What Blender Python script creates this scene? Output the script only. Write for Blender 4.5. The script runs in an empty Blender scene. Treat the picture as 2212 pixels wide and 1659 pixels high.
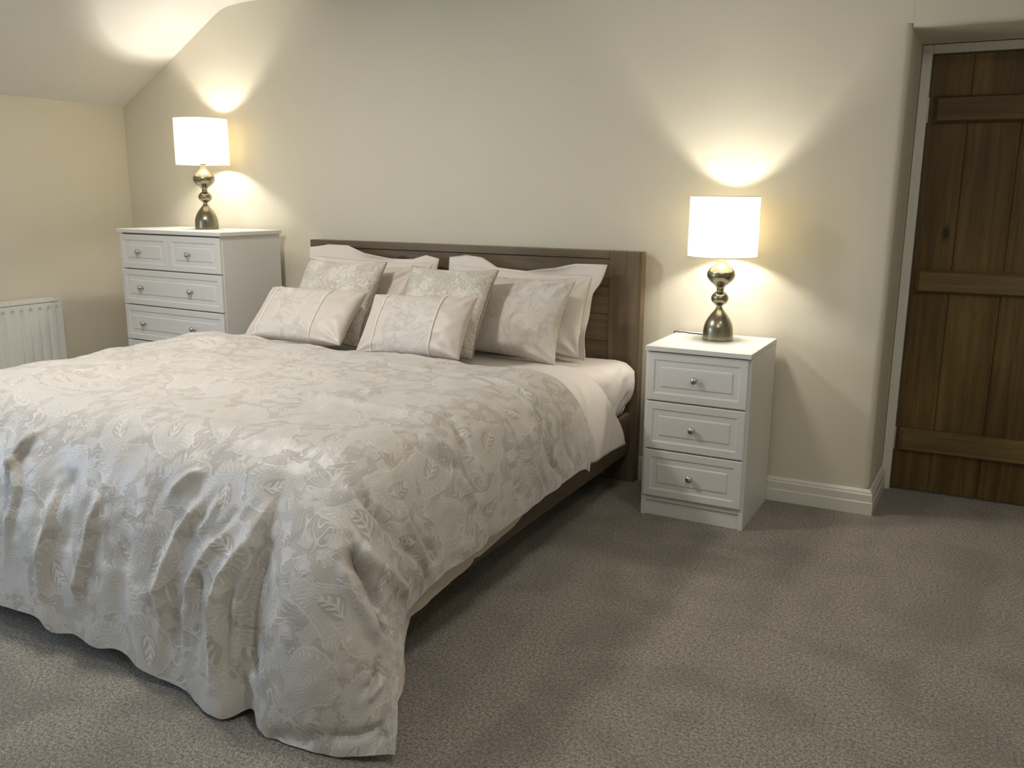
import bpy, bmesh, math, random
import numpy as np
from mathutils import Vector, Matrix, noise as mnoise

random.seed(7)
S = bpy.context.scene
COL = S.collection
PI = math.pi

# ------------------------------------------------------------------ camera
FPX, YAW, PITCH, ROLL = 1916.465, 0.4765, 0.2121, 0.0074
CPOS = (0.7425, -3.7463, 1.2794)
cy_, sy_, cp_, sp_ = math.cos(YAW), math.sin(YAW), math.cos(PITCH), math.sin(PITCH)
fw = Vector((-sy_*cp_, cy_*cp_, -sp_)); rt = Vector((cy_, sy_, 0)); up = rt.cross(fw)
cr_, sr_ = math.cos(ROLL), math.sin(ROLL)
rt2 = cr_*rt + sr_*up; up2 = -sr_*rt + cr_*up
cam_d = bpy.data.cameras.new('camera'); cam_d.sensor_width = 36.0; cam_d.lens = FPX*36.0/2212.0
cam_d.clip_start = 0.02
cam = bpy.data.objects.new('camera', cam_d); COL.objects.link(cam)
cam.matrix_world = Matrix(((rt2.x, up2.x, -fw.x, CPOS[0]), (rt2.y, up2.y, -fw.y, CPOS[1]),
                           (rt2.z, up2.z, -fw.z, CPOS[2]), (0, 0, 0, 1)))
S.camera = cam

# ------------------------------------------------------------------ view, world, lights
S.view_settings.view_transform = 'Standard'; S.view_settings.look = 'None'
S.view_settings.exposure = 0.0; S.view_settings.gamma = 1.0
S.view_settings.use_curve_mapping = False
wd = bpy.data.worlds.new('world'); S.world = wd; wd.use_nodes = True
wd.node_tree.nodes['Background'].inputs[0].default_value = (0.75, 0.80, 0.90, 1)
wd.node_tree.nodes['Background'].inputs[1].default_value = 0.25

def area(name, loc, rot, size, power, color, size_y=None, shape='DISK', spread=PI):
    d = bpy.data.lights.new(name, 'AREA'); d.shape = shape; d.size = size
    if size_y: d.size_y = size_y
    d.energy = power; d.color = color; d.spread = spread
    o = bpy.data.objects.new(name, d); COL.objects.link(o); o.location = loc; o.rotation_euler = rot
    return o
# ceiling downlights (above the bed's foot, plus added fill towards the camera end)
area('ceiling_spot_and_fill', (-1.95, -1.80, 2.235), (0, 0, 0), 0.30, 25, (1.0, 0.95, 0.88))
area('ceiling_spot_and_fill', (0.45, -2.70, 2.235), (0, 0, 0), 0.30, 11, (1.0, 0.95, 0.88))  # unseen light, added to fill the camera side and right carpet
area('ceiling_spot_and_fill', (0.9, -1.6, 2.235), (0, 0, 0), 0.30, 4, (1.0, 0.95, 0.88))
# daylight through the window in the left wall, nearer the camera
area('window_daylight', (-3.74, -3.50, 1.26), (0, -PI/2, 0), 0.80, 33, (0.56, 0.74, 1.0), 1.15, 'RECTANGLE')
LAMP_POWER = 62.0

# ------------------------------------------------------------------ node helpers
class Mat:
    def __init__(self, name):
        self.m = bpy.data.materials.new(name); self.m.use_nodes = True
        self.nt = self.m.node_tree; self.n = self.nt.nodes; self.l = self.nt.links
        self.b = self.n['Principled BSDF']; self.out = self.n['Material Output']
    def new(self, t, **k):
        nd = self.n.new(t)
        for a, v in k.items(): setattr(nd, a, v)
        return nd
    def put(self, sock, v):
        if isinstance(v, X): self.l.new(v.s, sock)
        elif hasattr(v, 'is_output'): self.l.new(v, sock)
        else: sock.default_value = v
    def math(self, op, *a):
        nd = self.new('ShaderNodeMath', operation=op)
        for i, v in enumerate(a): self.put(nd.inputs[i], v)
        return X(self, nd.outputs[0])
    def coord(self, kind='Object'):
        nd = self.new('ShaderNodeTexCoord'); return nd.outputs[kind]
    def sep(self, v):
        nd = self.new('ShaderNodeSeparateXYZ'); self.put(nd.inputs[0], v)
        return [X(self, o) for o in nd.outputs]
    def comb(self, x, y, z=0.0):
        nd = self.new('ShaderNodeCombineXYZ')
        for i, v in enumerate((x, y, z)): self.put(nd.inputs[i], v)
        return nd.outputs[0]
    def scale(self, v, s):
        nd = self.new('ShaderNodeMapping'); self.put(nd.inputs[0], v); nd.inputs['Scale'].default_value = s
        return nd.outputs[0]
    def noise(self, v, scale, detail=2, rough=0.5, dist=0.0):
        nd = self.new('ShaderNodeTexNoise'); self.put(nd.inputs['Vector'], v)
        nd.inputs['Scale'].default_value = scale; nd.inputs['Detail'].default_value = detail
        nd.inputs['Roughness'].default_value = rough; nd.inputs['Distortion'].default_value = dist
        return X(self, nd.outputs['Fac']), nd.outputs['Color']
    def voro(self, v, scale, rnd=1.0, feature='F1'):
        nd = self.new('ShaderNodeTexVoronoi', feature=feature, voronoi_dimensions='2D'); self.put(nd.inputs['Vector'], v)
        nd.inputs['Scale'].default_value = scale; nd.inputs['Randomness'].default_value = rnd
        return nd
    def sstep(self, v, a, b):
        nd = self.new('ShaderNodeMapRange', interpolation_type='SMOOTHSTEP')
        self.put(nd.inputs[0], v); nd.inputs[1].default_value = a; nd.inputs[2].default_value = b
        return X(self, nd.outputs[0])
    def mix(self, f, a, b):
        nd = self.new('ShaderNodeMix', data_type='RGBA')
        self.put(nd.inputs[0], f); self.put(nd.inputs[6], a); self.put(nd.inputs[7], b)
        return nd.outputs[2]
    def bump(self, h, strength, dist=0.01, normal=None):
        nd = self.new('ShaderNodeBump'); self.put(nd.inputs['Height'], h)
        nd.inputs['Strength'].default_value = strength; nd.inputs['Distance'].default_value = dist
        if normal is not None: self.l.new(normal, nd.inputs['Normal'])
        self.l.new(nd.outputs[0], self.b.inputs['Normal']); return nd.outputs[0]
    def set(self, **k):
        for a, v in k.items(): self.put(self.b.inputs[a.replace('_', ' ')], v)
        return self
class X:
    def __init__(self, M, s): self.M, self.s = M, s
    def __add__(a, b): return a.M.math('ADD', a, b)
    def __radd__(a, b): return a.M.math('ADD', b, a)
    def __sub__(a, b): return a.M.math('SUBTRACT', a, b)
    def __rsub__(a, b): return a.M.math('SUBTRACT', b, a)
    def __mul__(a, b): return a.M.math('MULTIPLY', a, b)
    def __rmul__(a, b): return a.M.math('MULTIPLY', b, a)
    def __truediv__(a, b): return a.M.math('DIVIDE', a, b)

def c4(r, g, b): return (r, g, b, 1.0)

def mat_wall(name, col, bump=0.12):
    M = Mat(name); o = M.coord()
    n1, _ = M.noise(o, 3.0, 3, 0.55); n2, _ = M.noise(o, 240.0, 2, 0.6)
    M.set(Base_Color=M.mix(n1, c4(*[c*0.97 for c in col]), c4(*[min(1, c*1.02) for c in col])), Roughness=0.62)
    M.b.inputs['Specular IOR Level'].default_value = 0.25
    M.bump(n1*0.012 + n2*0.0006, bump*4, 1.0); return M.m
def mat_plain(name, col, rough=0.4, metal=0.0, spec=0.5, coat=0.0):
    M = Mat(name); o = M.coord(); n, _ = M.noise(o, 60, 2)
    M.set(Base_Color=M.mix(n, c4(*[c*0.97 for c in col]), c4(*[min(1, c*1.02) for c in col])), Roughness=n*0.06 + (rough-0.03), Metallic=metal)
    M.b.inputs['Specular IOR Level'].default_value = spec
    M.b.inputs['Coat Weight'].default_value = coat
    return M.m
def mat_wood(name, dark, light, axis, scale=1.0, rough=0.5, bump=0.3, seed=0.0):
    """axis: grain direction 0=x 1=y 2=z, object coordinates in metres"""
    M = Mat(name); o = M.coord()
    sc = [26*scale]*3; sc[axis] = 1.3*scale
    ofs = M.new('ShaderNodeVectorMath', operation='ADD'); M.put(ofs.inputs[0], o); ofs.inputs[1].default_value = (seed, seed*1.7, seed*0.6)
    v = M.scale(ofs.outputs[0], sc)
    n1, _ = M.noise(v, 1.0, 5, 0.6, 0.6)
    sc2 = [160*scale]*3; sc2[axis] = 5*scale
    n2, _ = M.noise(M.scale(ofs.outputs[0], sc2), 1.0, 3, 0.65)
    sc3 = [3.4*scale]*3; sc3[axis] = 1.6*scale
    n3, _ = M.noise(M.scale(ofs.outputs[0], sc3), 1.0, 2, 0.5)
    f = M.sstep(n1*0.55 + n2*0.25 + n3*0.45, 0.42, 0.86)
    sck = [7*scale]*3; sck[axis] = 3*scale
    kn = M.voro(M.scale(ofs.outputs[0], sck), 1.0); kn.voronoi_dimensions = '3D'
    kd = M.sstep(X(M, kn.outputs['Distance']), 0.03, 0.16)
    M.set(Base_Color=M.mix(kd, c4(*[c*0.45 for c in dark]), M.mix(f, c4(*dark), c4(*light))), Roughness=n2*0.2 + (rough-0.1))
    M.b.inputs['Specular IOR Level'].default_value = 0.35
    M.bump(n1*0.5 + n2, bump, 0.0012); return M.m
def mat_fabric(name, col, rough=0.75, sheen=0.3, weave=900.0, wrinkle=0.35, spec=0.25):
    M = Mat(name); o = M.coord(); x, y, z = M.sep(o)
    n0, _ = M.noise(o, 7.0, 4, 0.55, 0.8); n1, _ = M.noise(o, weave, 1)
    M.set(Base_Color=M.mix(n0, c4(*[c*0.96 for c in col]), c4(*[min(1, c*1.02) for c in col])), Roughness=rough)
    M.b.inputs['Sheen Weight'].default_value = sheen; M.b.inputs['Sheen Roughness'].default_value = 0.4
    M.b.inputs['Specular IOR Level'].default_value = spec
    M.bump(n0*0.010*wrinkle + n1*0.0003, 0.6, 1.0); return M.m

def mat_paisley(name, light, ground, scale=1.0, contrast=1.0, rough=0.5):
    """woven paisley damask drawn in cloth coordinates (UV in metres)"""
    M = Mat(name); uv = M.coord('UV')
    _, wc = M.noise(uv, 5.5*scale, 2, 0.5)
    w1 = M.new('ShaderNodeVectorMath', operation='MULTIPLY_ADD'); M.put(w1.inputs[0], wc)
    w1.inputs[1].default_value = (0.085/scale, 0.085/scale, 0); M.put(w1.inputs[2], uv)
    p = w1.outputs[0]
    def motif(vs, rnd, hw, hl, bend, seed):
        v = M.voro(p, vs*scale, rnd)
        sub = M.new('ShaderNodeVectorMath', operation='SUBTRACT'); M.put(sub.inputs[0], p)
        M.l.new(v.outputs['Position'], sub.inputs[1])
        px, py, _z = M.sep(sub.outputs[0]); px = px*(vs*scale); py = py*(vs*scale)
        r, g, b = M.sep(v.outputs['Color'])
        ang = r*6.2832 + seed
        c = M.math('COSINE', ang); s = M.math('SINE', ang)
        qx = px*c - py*s; qy = px*s + py*c
        qx = qx + qy*qy*(bend) * M.math('SIGN', g-0.5)
        wid = M.math('MAXIMUM', hw*(1.0 - (qy/hl)*0.62), 0.05)
        d = M.math('SQRT', (qx/wid)*(qx/wid) + (qy/hl)*(qy/hl))
        a = M.math('ARCTAN2', qx, qy)
        return d, a, b, X(M, v.outputs['Distance']), qx, qy
    d1, a1, b1, _q, qx, qy = motif(3.7, 0.72, 0.37, 0.58, 1.0, 0.0)
    d1 = d1*(1.0 + 0.055*M.math('ABSOLUTE', M.math('SINE', a1*13.0)))     # scalloped rim
    ins = 1.0 - M.sstep(d1, 0.985, 1.015)
    def line(v, k, w): return 1.0 - M.sstep(M.math('ABSOLUTE', M.math('SINE', v*k)), w*0.5, w)
    rings = line(d1, 31.0, 0.46)
    band = M.sstep(d1, 0.66, 0.68)*(1.0 - M.sstep(d1, 0.84, 0.86))
    beads = M.sstep(M.math('SINE', a1*34.0 + d1*14.0), 0.2, 0.6)*band
    core = (1.0 - M.sstep(d1, 0.38, 0.41))*M.sstep(b1, 0.45, 0.46)
    fern = M.sstep(M.math('SINE', (qy - M.math('ABSOLUTE', qx)*1.3)*58.0), -0.15, 0.25)
    stem = 1.0 - M.sstep(M.math('ABSOLUTE', qx), 0.008, 0.018)
    lobe = 1.0 - M.sstep(M.math('ABSOLUTE', qx) + M.math('ABSOLUTE', qy)*0.30, 0.09, 0.12)
    leaf = M.math('MAXIMUM', fern*lobe, stem)
    ring_band = rings*(1.0 - band)*(1.0 - core)
    # small flowers and buds between the big motifs
    d2, a2, b2, _q, _x, _y = motif(13.0, 0.85, 0.44, 0.54, 0.8, 1.3)
    e2 = d2/(M.math('SINE', a2*5.0)*0.13 + 0.87)
    fl = 1.0 - M.sstep(e2, 0.86, 0.93)
    r2 = line(e2, 10.5, 0.5)*fl
    # scrolling stems
    n3, _ = M.noise(p, 7.0*scale, 0, 0.5, 0.9)
    st = line(n3, 60.0, 0.42)
    motif_in = M.math('MAXIMUM', 1.0 - core, leaf)
    f = ins*motif_in + (1.0 - ins)*M.math('MAXIMUM', fl, st)
    lines = M.math('MAXIMUM', ins*M.math('MAXIMUM', ring_band, M.math('MAXIMUM', beads*0.9, core*leaf)), (1.0 - ins)*M.math('MAXIMUM', r2, st*0.85))
    rim = M.sstep(d1, 0.90, 0.95)*ins
    lines = M.math('MAXIMUM', lines, rim*0.8)
    # softly varying strength of the motif colour in the cut pile
    n4, _ = M.noise(uv, 2.4, 3, 0.6); n5, _ = M.noise(uv, 1400.0, 1)
    mid = tuple(g + (l-g)*0.42*contrast for l, g in zip(light, ground))
    col = M.mix(M.math('MULTIPLY', f, 0.82 + n4*0.3), c4(*ground), c4(*mid))
    col = M.mix(lines*0.95, col, c4(*light))
    M.set(Base_Color=col, Roughness=rough + 0.10 - f*0.14)
    M.b.inputs['Sheen Weight'].default_value = 0.45; M.b.inputs['Sheen Roughness'].default_value = 0.3
    M.b.inputs['Specular IOR Level'].default_value = 0.42
    n6, _ = M.noise(uv, 14.0, 4, 0.55, 1.0)
    M.bump(f*0.00035 + lines*0.0005 + n5*0.0002 + n6*0.004, 0.8, 1.0)
    return M.m

def mat_velvet(name, dark, light):
    M = Mat(name); uv = M.coord('UV')
    a, _ = M.noise(M.scale(uv, (1.0, 5.0, 1)), 46, 2, 0.6); b, _ = M.noise(M.scale(uv, (5.0, 1.0, 1)), 46, 2, 0.6)
    c, _ = M.noise(uv, 9, 3, 0.6)
    f = M.sstep(M.math('MAXIMUM', a, b)*0.85 + c*0.45, 0.60, 0.76)
    M.set(Base_Color=M.mix(f, c4(*dark), c4(*light)), Roughness=0.62 - f*0.15)
    M.b.inputs['Sheen Weight'].default_value = 0.6; M.b.inputs['Sheen Roughness'].default_value = 0.35
    M.bump(f*0.0012 + a*0.0008, 0.8, 1.0); return M.m

def mat_carpet(name):
    M = Mat(name); o = M.coord()
    v = M.voro(o, 330.0); n1, _ = M.noise(o, 420.0, 2, 0.7); n2, _ = M.noise(o, 120, 3, 0.65)
    big, _ = M.noise(M.scale(o, (1.0, 1.5, 1)), 1.5, 3, 0.55, 1.2)
    big2, _ = M.noise(M.scale(o, (2.6, 0.8, 1)), 1.7, 2, 0.5, 0.6)
    f = M.sstep(n1*0.62 + n2*0.38, 0.42, 0.60)
    tuft = M.mix(f, c4(0.13, 0.11, 0.082), c4(0.66, 0.585, 0.48))
    nap = M.sstep(big*0.55 + big2*0.45, 0.40, 0.56)      # brushed pile lying one way or the other
    M.set(Base_Color=M.mix(nap, M.mix(0.34, tuft, c4(0.13, 0.115, 0.09)), tuft), Roughness=0.95)
    M.b.inputs['Sheen Weight'].default_value = 0.25
    M.b.inputs['Specular IOR Level'].default_value = 0.1
    M.bump(n1*0.004 + n2*0.004 + X(M, v.outputs['Distance'])*0.003, 0.9, 1.0); return M.m

def mat_brass(name):
    M = Mat(name); o = M.coord()
    x, y, z = M.sep(o); a = M.math('ARCTAN2', x, y)
    n, _ = M.noise(M.comb(a*40.0, z*6.0, 0.0), 1.0, 3, 0.6)
    M.set(Base_Color=M.mix(n, c4(0.235, 0.215, 0.145), c4(0.36, 0.335, 0.245)), Metallic=1.0, Roughness=n*0.12 + 0.21)
    M.b.inputs['Anisotropic'].default_value = 0.5
    return M.m
def mat_shade(name):
    M = Mat(name); o = M.coord(); n, _ = M.noise(o, 500, 2)
    tr = M.new('ShaderNodeBsdfTranslucent'); df = M.new('ShaderNodeBsdfDiffuse')
    tr.inputs[0].default_value = c4(0.93, 0.83, 0.60); M.put(df.inputs[0], M.mix(n, c4(0.80, 0.74, 0.60), c4(0.86, 0.80, 0.66)))
    mx = M.new('ShaderNodeMixShader'); mx.inputs[0].default_value = 0.42
    M.l.new(df.outputs[0], mx.inputs[1]); M.l.new(tr.outputs[0], mx.inputs[2]); M.l.new(mx.outputs[0], M.out.inputs[0])
    return M.m
def mat_bulb(name):
    M = Mat(name); M.set(Base_Color=c4(1, 0.95, 0.85), Roughness=0.3)
    M.b.inputs['Emission Color'].default_value = c4(1.0, 0.86, 0.62); M.b.inputs['Emission Strength'].default_value = 25.0
    return M.m

MT = {}
MT['wall'] = mat_wall('cream_wall_paint', (0.745, 0.70, 0.575))
MT['ceiling'] = mat_wall('white_ceiling_paint', (0.83, 0.815, 0.78), 0.06)
MT['trim'] = mat_plain('ivory_gloss_paint', (0.80, 0.775, 0.70), 0.35)
MT['white'] = mat_plain('ivory_cabinet_foil', (0.80, 0.785, 0.745), 0.38)
MT['radiator'] = mat_plain('white_radiator_enamel', (0.80, 0.79, 0.74), 0.35)
MT['nickel'] = mat_plain('brushed_nickel', (0.62, 0.60, 0.56), 0.28, 1.0)
MT['steel'] = mat_plain('hinge_steel', (0.66, 0.64, 0.60), 0.45, 0.45)
MT['brass'] = mat_brass('antique_brass')
MT['shade'] = mat_shade('cream_shade_cloth')
MT['bulb'] = mat_bulb('lit_bulb')
MT['cord'] = mat_plain('dark_flex', (0.05, 0.045, 0.04), 0.5)
MT['holder'] = mat_plain('lamp_holder_plastic', (0.75, 0.72, 0.62), 0.4)
MT['gap'] = mat_plain('shadow_gap_board', (0.45, 0.43, 0.38), 0.7)
MT['head_h'] = mat_wood('dark_acacia_horizontal', (0.095, 0.066, 0.036), (0.215, 0.158, 0.095), 0, 1.0, 0.45)
MT['head_v'] = mat_wood('dark_acacia_vertical', (0.095, 0.067, 0.038), (0.205, 0.152, 0.094), 2, 1.0, 0.45, seed=3.1)
MT['rail'] = mat_wood('dark_acacia_rail', (0.085, 0.062, 0.042), (0.17, 0.13, 0.09), 1, 1.0, 0.5, seed=1.3)
MT['door'] = mat_wood('dark_oak_planks', (0.075, 0.044, 0.010), (0.225, 0.145, 0.046), 2, 1.0, 0.5, seed=5.0)
MT['ledge'] = mat_wood('dark_oak_ledge', (0.095, 0.060, 0.018), (0.245, 0.165, 0.066), 0, 1.0, 0.5, seed=8.0)
MT['carpet'] = mat_carpet('taupe_carpet')
MT['sheet'] = mat_fabric('blush_cotton', (0.80, 0.735, 0.685), 0.6, 0.25, wrinkle=0.5)
MT['fitted'] = mat_fabric('blush_fitted_cotton', (0.82, 0.765, 0.72), 0.62, 0.25, wrinkle=0.5)
MT['satin'] = mat_fabric('beige_satin', (0.66, 0.585, 0.515), 0.40, 0.2, wrinkle=0.5, spec=0.4)
MT['pillowcase'] = mat_fabric('oyster_cotton', (0.77, 0.715, 0.65), 0.6, 0.25, wrinkle=0.6)
MT['lining'] = mat_fabric('beige_lining', (0.68, 0.60, 0.52), 0.6, 0.2)
MT['duvet'] = mat_paisley('paisley_damask', (0.745, 0.71, 0.66), (0.535, 0.485, 0.43), 1.45, 1.15, 0.42)
MT['paisley2'] = mat_paisley('paisley_damask_cushion', (0.75, 0.705, 0.64), (0.615, 0.56, 0.495), 2.3, 1.0, 0.46)
MT['velvet'] = mat_velvet('crushed_velvet', (0.54, 0.485, 0.40), (0.80, 0.755, 0.67))
MT['velvetpipe'] = mat_plain('velvet_piping', (0.34, 0.30, 0.235), 0.7)
MT['cordtrim'] = mat_plain('cream_cord', (0.82, 0.78, 0.70), 0.6)

# ------------------------------------------------------------------ object helpers
def link_mesh(name, me, mat, parent=None, smooth=False):
    o = bpy.data.objects.new(name, me); COL.objects.link(o)
    if mat is not None: me.materials.append(mat)
    if smooth:
        for p in me.polygons: p.use_smooth = True
    if parent is not None: o.parent = parent
    return o
def obj(name, bm, mat, parent=None, smooth=False, auto=False):
    me = bpy.data.meshes.new(name); bmesh.ops.recalc_face_normals(bm, faces=bm.faces); bm.to_mesh(me); bm.free()
    o = link_mesh(name, me, mat, parent, smooth or auto)
    if auto:
        try: me.set_sharp_from_angle(angle=math.radians(35))
        except Exception: pass
    return o
def thing(name, label, cat, loc=(0, 0, 0), rz=0.0, group=None):
    o = bpy.data.objects.new(name, None); COL.objects.link(o); o.empty_display_size = 0.1
    o.location = loc; o.rotation_euler = (0, 0, rz); return tag(o, label, cat, group)
def tag(o, label, cat, group=None):
    o['label'] = label; o['category'] = cat
    if group: o['group'] = group
    return o
def struct(o, label=None, cat=None):
    o['kind'] = 'structure'
    if label: o['label'] = label; o['category'] = cat
    return o
def box(bm, x0, x1, y0, y1, z0, z1, bev=0.0, seg=2):
    vs = [bm.verts.new((x, y, z)) for x in (x0, x1) for y in (y0, y1) for z in (z0, z1)]
    F = [(0, 1, 3, 2), (4, 6, 7, 5), (0, 4, 5, 1), (2, 3, 7, 6), (0, 2, 6, 4), (1, 5, 7, 3)]
    fs = [bm.faces.new([vs[i] for i in f]) for f in F]
    if bev > 0:
        es = list({e for f in fs for e in f.edges})
        bmesh.ops.bevel(bm, geom=es, offset=bev, segments=seg, profile=0.5, affect='EDGES')
def prism_z(bm, pts, z0, z1):
    a = [bm.verts.new((x, y, z0)) for x, y in pts]; b = [bm.verts.new((x, y, z1)) for x, y in pts]; n = len(pts)
    bm.faces.new(a[::-1]); bm.faces.new(b)
    for i in range(n): bm.faces.new((a[i], a[(i+1) % n], b[(i+1) % n], b[i]))
def sweep(bm, path, prof, closed_prof=False):
    """path: list of (x,y,nx,ny) plan points with outward direction; prof: list of (offset,z)"""
    rows = [[bm.verts.new((x+nx*o, y+ny*o, z)) for o, z in prof] for x, y, nx, ny in path]
    for A, B in zip(rows, rows[1:]):
        for i in range(len(prof)-1): bm.faces.new((A[i], B[i], B[i+1], A[i+1]))
    bm.faces.new(rows[0]); bm.faces.new(rows[-1][::-1])
def lathe(bm, prof, seg=48, cap0=True, cap1=True, axis='z', origin=(0, 0, 0)):
    rings = []
    for r, h in prof:
        ring = []
        for k in range(seg):
            a = 2*PI*k/seg
            p = (r*math.cos(a), r*math.sin(a), h)
            if axis == '-y': p = (p[0], -p[2], p[1])
            ring.append(bm.verts.new((p[0]+origin[0], p[1]+origin[1], p[2]+origin[2])))
        rings.append(ring)
    for A, B in zip(rings, rings[1:]):
        for k in range(seg): bm.faces.new((A[k], A[(k+1) % seg], B[(k+1) % seg], B[k]))
    if cap0: bm.faces.new(rings[0][::-1])
    if cap1: bm.faces.new(rings[-1])
def crom(P, n):
    """Catmull-Rom through points P, n samples per span"""
    P = [Vector(p) for p in P]; out = []
    Q = [P[0]*2-P[1]] + P + [P[-1]*2-P[-2]]
    for i in range(1, len(Q)-2):
        for k in range(n):
            t = k/n; a, b, c, d = Q[i-1], Q[i], Q[i+1], Q[i+2]
            out.append(0.5*((2*b)+(c-a)*t+(2*a-5*b+4*c-d)*t*t+(3*b-a-3*c+d)*t*t*t))
    out.append(P[-1]); return out
def tube(bm, pts, r, seg=8, closed=False):
    pts = [Vector(p) for p in pts]; rings = []; n = len(pts); ref = Vector((0.13, 0.27, 0.95)).normalized()
    for i, p in enumerate(pts):
        if closed: t = pts[(i+1) % n]-pts[i-1]
        else: t = pts[min(i+1, n-1)]-pts[max(i-1, 0)]
        t = t.normalized() if t.length > 1e-9 else Vector((1, 0, 0))
        u = t.cross(ref); u = u.normalized() if u.length > 1e-6 else Vector((1, 0, 0)); ref = u.cross(t).normalized()
        v = ref
        rings.append([bm.verts.new(p + u*r*math.cos(2*PI*k/seg) + v*r*math.sin(2*PI*k/seg)) for k in range(seg)])
    m = n if closed else n-1
    for i in range(m):
        A, B = rings[i], rings[(i+1) % n]
        for k in range(seg): bm.faces.new((A[k], A[(k+1) % seg], B[(k+1) % seg], B[k]))
    if not closed: bm.faces.new(rings[0][::-1]); bm.faces.new(rings[-1])

# ------------------------------------------------------------------ room shell
XL, XR, YF = -3.757, 2.1, -5.2
CEIL = 2.25
bm = bmesh.new(); box(bm, XL-0.2, XR+0.2, YF-0.2, 0.62, -0.12, 0.0)
struct(obj('floor', bm, MT['carpet']))
# back wall with the deep door recess, soft plastered arris
def arc(cx, cy, r, a0, a1, n=6): return [(cx+r*math.cos(a0+(a1-a0)*i/n), cy+r*math.sin(a0+(a1-a0)*i/n)) for i in range(n+1)]
bm = bmesh.new()
pl = [(XL-0.2, 0.0), (0.30, 0.0)] + arc(0.427, 0.028, 0.028, -PI/2, 0.0) + [(0.462, 0.20), (0.470, 0.405), (0.470, 0.60), (XL-0.2, 0.60)]
prism_z(bm, pl, -0.02, 1.9)
box(bm, XL-0.2, 0.455, 0.0, 0.6, 1.9, 2.6)
pl = [(XR+0.2, 0.0), (1.40, 0.0)] + arc(1.363, 0.028, 0.028, -PI/2, -PI) + [(1.322, 0.405), (1.322, 0.60), (XR+0.2, 0.60)]
prism_z(bm, pl, -0.02, 1.9); box(bm, 1.335, XR+0.2, 0.0, 0.6, 1.9, 2.6)
# lintel over the recess: front arris rounded
pr = [(0.0, 2.6), (0.0, 1.93)] + [(0.025-0.025*math.cos(a), 1.908-0.025*math.sin(a)) for a in (0.0, 0.4, 0.8, 1.2, PI/2)] + [(0.405, 1.876), (0.60, 1.876), (0.60, 2.6)]
A = [bm.verts.new((0.4545, y, z)) for y, z in pr]; B = [bm.verts.new((1.336, y, z)) for y, z in pr]
bm.faces.new(A); bm.faces.new(B[::-1])
for i in range(len(pr)): bm.faces.new((A[i], B[i], B[(i+1) % len(pr)], A[(i+1) % len(pr)]))
struct(obj('wall_back', bm, MT['wall'], auto=True))
bm = bmesh.new(); wy0, wy1, wz0, wz1 = -4.10, -2.90, 0.84, 1.68
box(bm, XL-0.2, XL, YF-0.2, wy0, -0.02, 1.80); box(bm, XL-0.2, XL, wy1, 0.0, -0.02, 1.80)
box(bm, XL-0.2, XL, wy0, wy1, -0.02, wz0); box(bm, XL-0.2, XL, wy0, wy1, wz1, 1.80)
struct(obj('wall_left', bm, MT['wall']))
bm = bmesh.new(); box(bm, XR, XR+0.2, YF-0.2, 0.0, -0.02, 2.6); struct(obj('wall_right', bm, MT['wall']))
bm = bmesh.new(); box(bm, XL, XR, YF-0.2, YF, -0.02, 2.6); struct(obj('wall_front', bm, MT['wall']))
# ceiling: slope over the left wall, soft bend, flat
bm = bmesh.new()
pc = [(XL-0.2, 1.755-0.118), (XL, 1.752), (-3.30, 2.014), (-3.00, 2.193), (-2.955, 2.217), (-2.90, 2.233), (-2.80, 2.243), (-2.6, 2.249), (-1.5, 2.252), (XR+0.2, CEIL)]
ptop = [(x, z+0.15) for x, z in pc]
ya, yb = YF-0.2, 0.02
fr = [bm.verts.new((x, ya, z)) for x, z in pc]; bk = [bm.verts.new((x, yb, z)) for x, z in pc]
ft = [bm.verts.new((x, ya, z)) for x, z in ptop]; bt = [bm.verts.new((x, yb, z)) for x, z in ptop]
for i in range(len(pc)-1):
    bm.faces.new((fr[i], bk[i], bk[i+1], fr[i+1])); bm.faces.new((ft[i], ft[i+1], bt[i+1], bt[i]))
    bm.faces.new((fr[i], fr[i+1], ft[i+1], ft[i])); bm.faces.new((bk[i], bt[i], bt[i+1], bk[i+1]))
bm.faces.new((fr[0], ft[0], bt[0], bk[0])); bm.faces.new((fr[-1], bk[-1], bt[-1], ft[-1]))
struct(obj('ceiling', bm, MT['ceiling'], auto=True))
# skirting boards
SK = [(0.0, 0.0), (0.021, 0.0), (0.021, 0.050), (0.0175, 0.0535), (0.0175, 0.083), (0.0155, 0.087), (0.013, 0.0885), (0.013, 0.094), (0.009, 0.101), (0.004, 0.104), (0.0, 0.104)]
bm = bmesh.new(); q = math.sqrt(2)
sweep(bm, [(XL+0.001, -0.001, 0, -1), (0.4555, -0.001, 1, -1), (0.4695, 0.372, 1, 0)], SK)
struct(obj('baseboard_back', bm, MT['trim']))
bm = bmesh.new(); sweep(bm, [(XL+0.001, YF+0.01, 1, 0), (XL+0.001, -0.024, 1, 0)], SK); struct(obj('baseboard_left', bm, MT['trim']))
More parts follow.
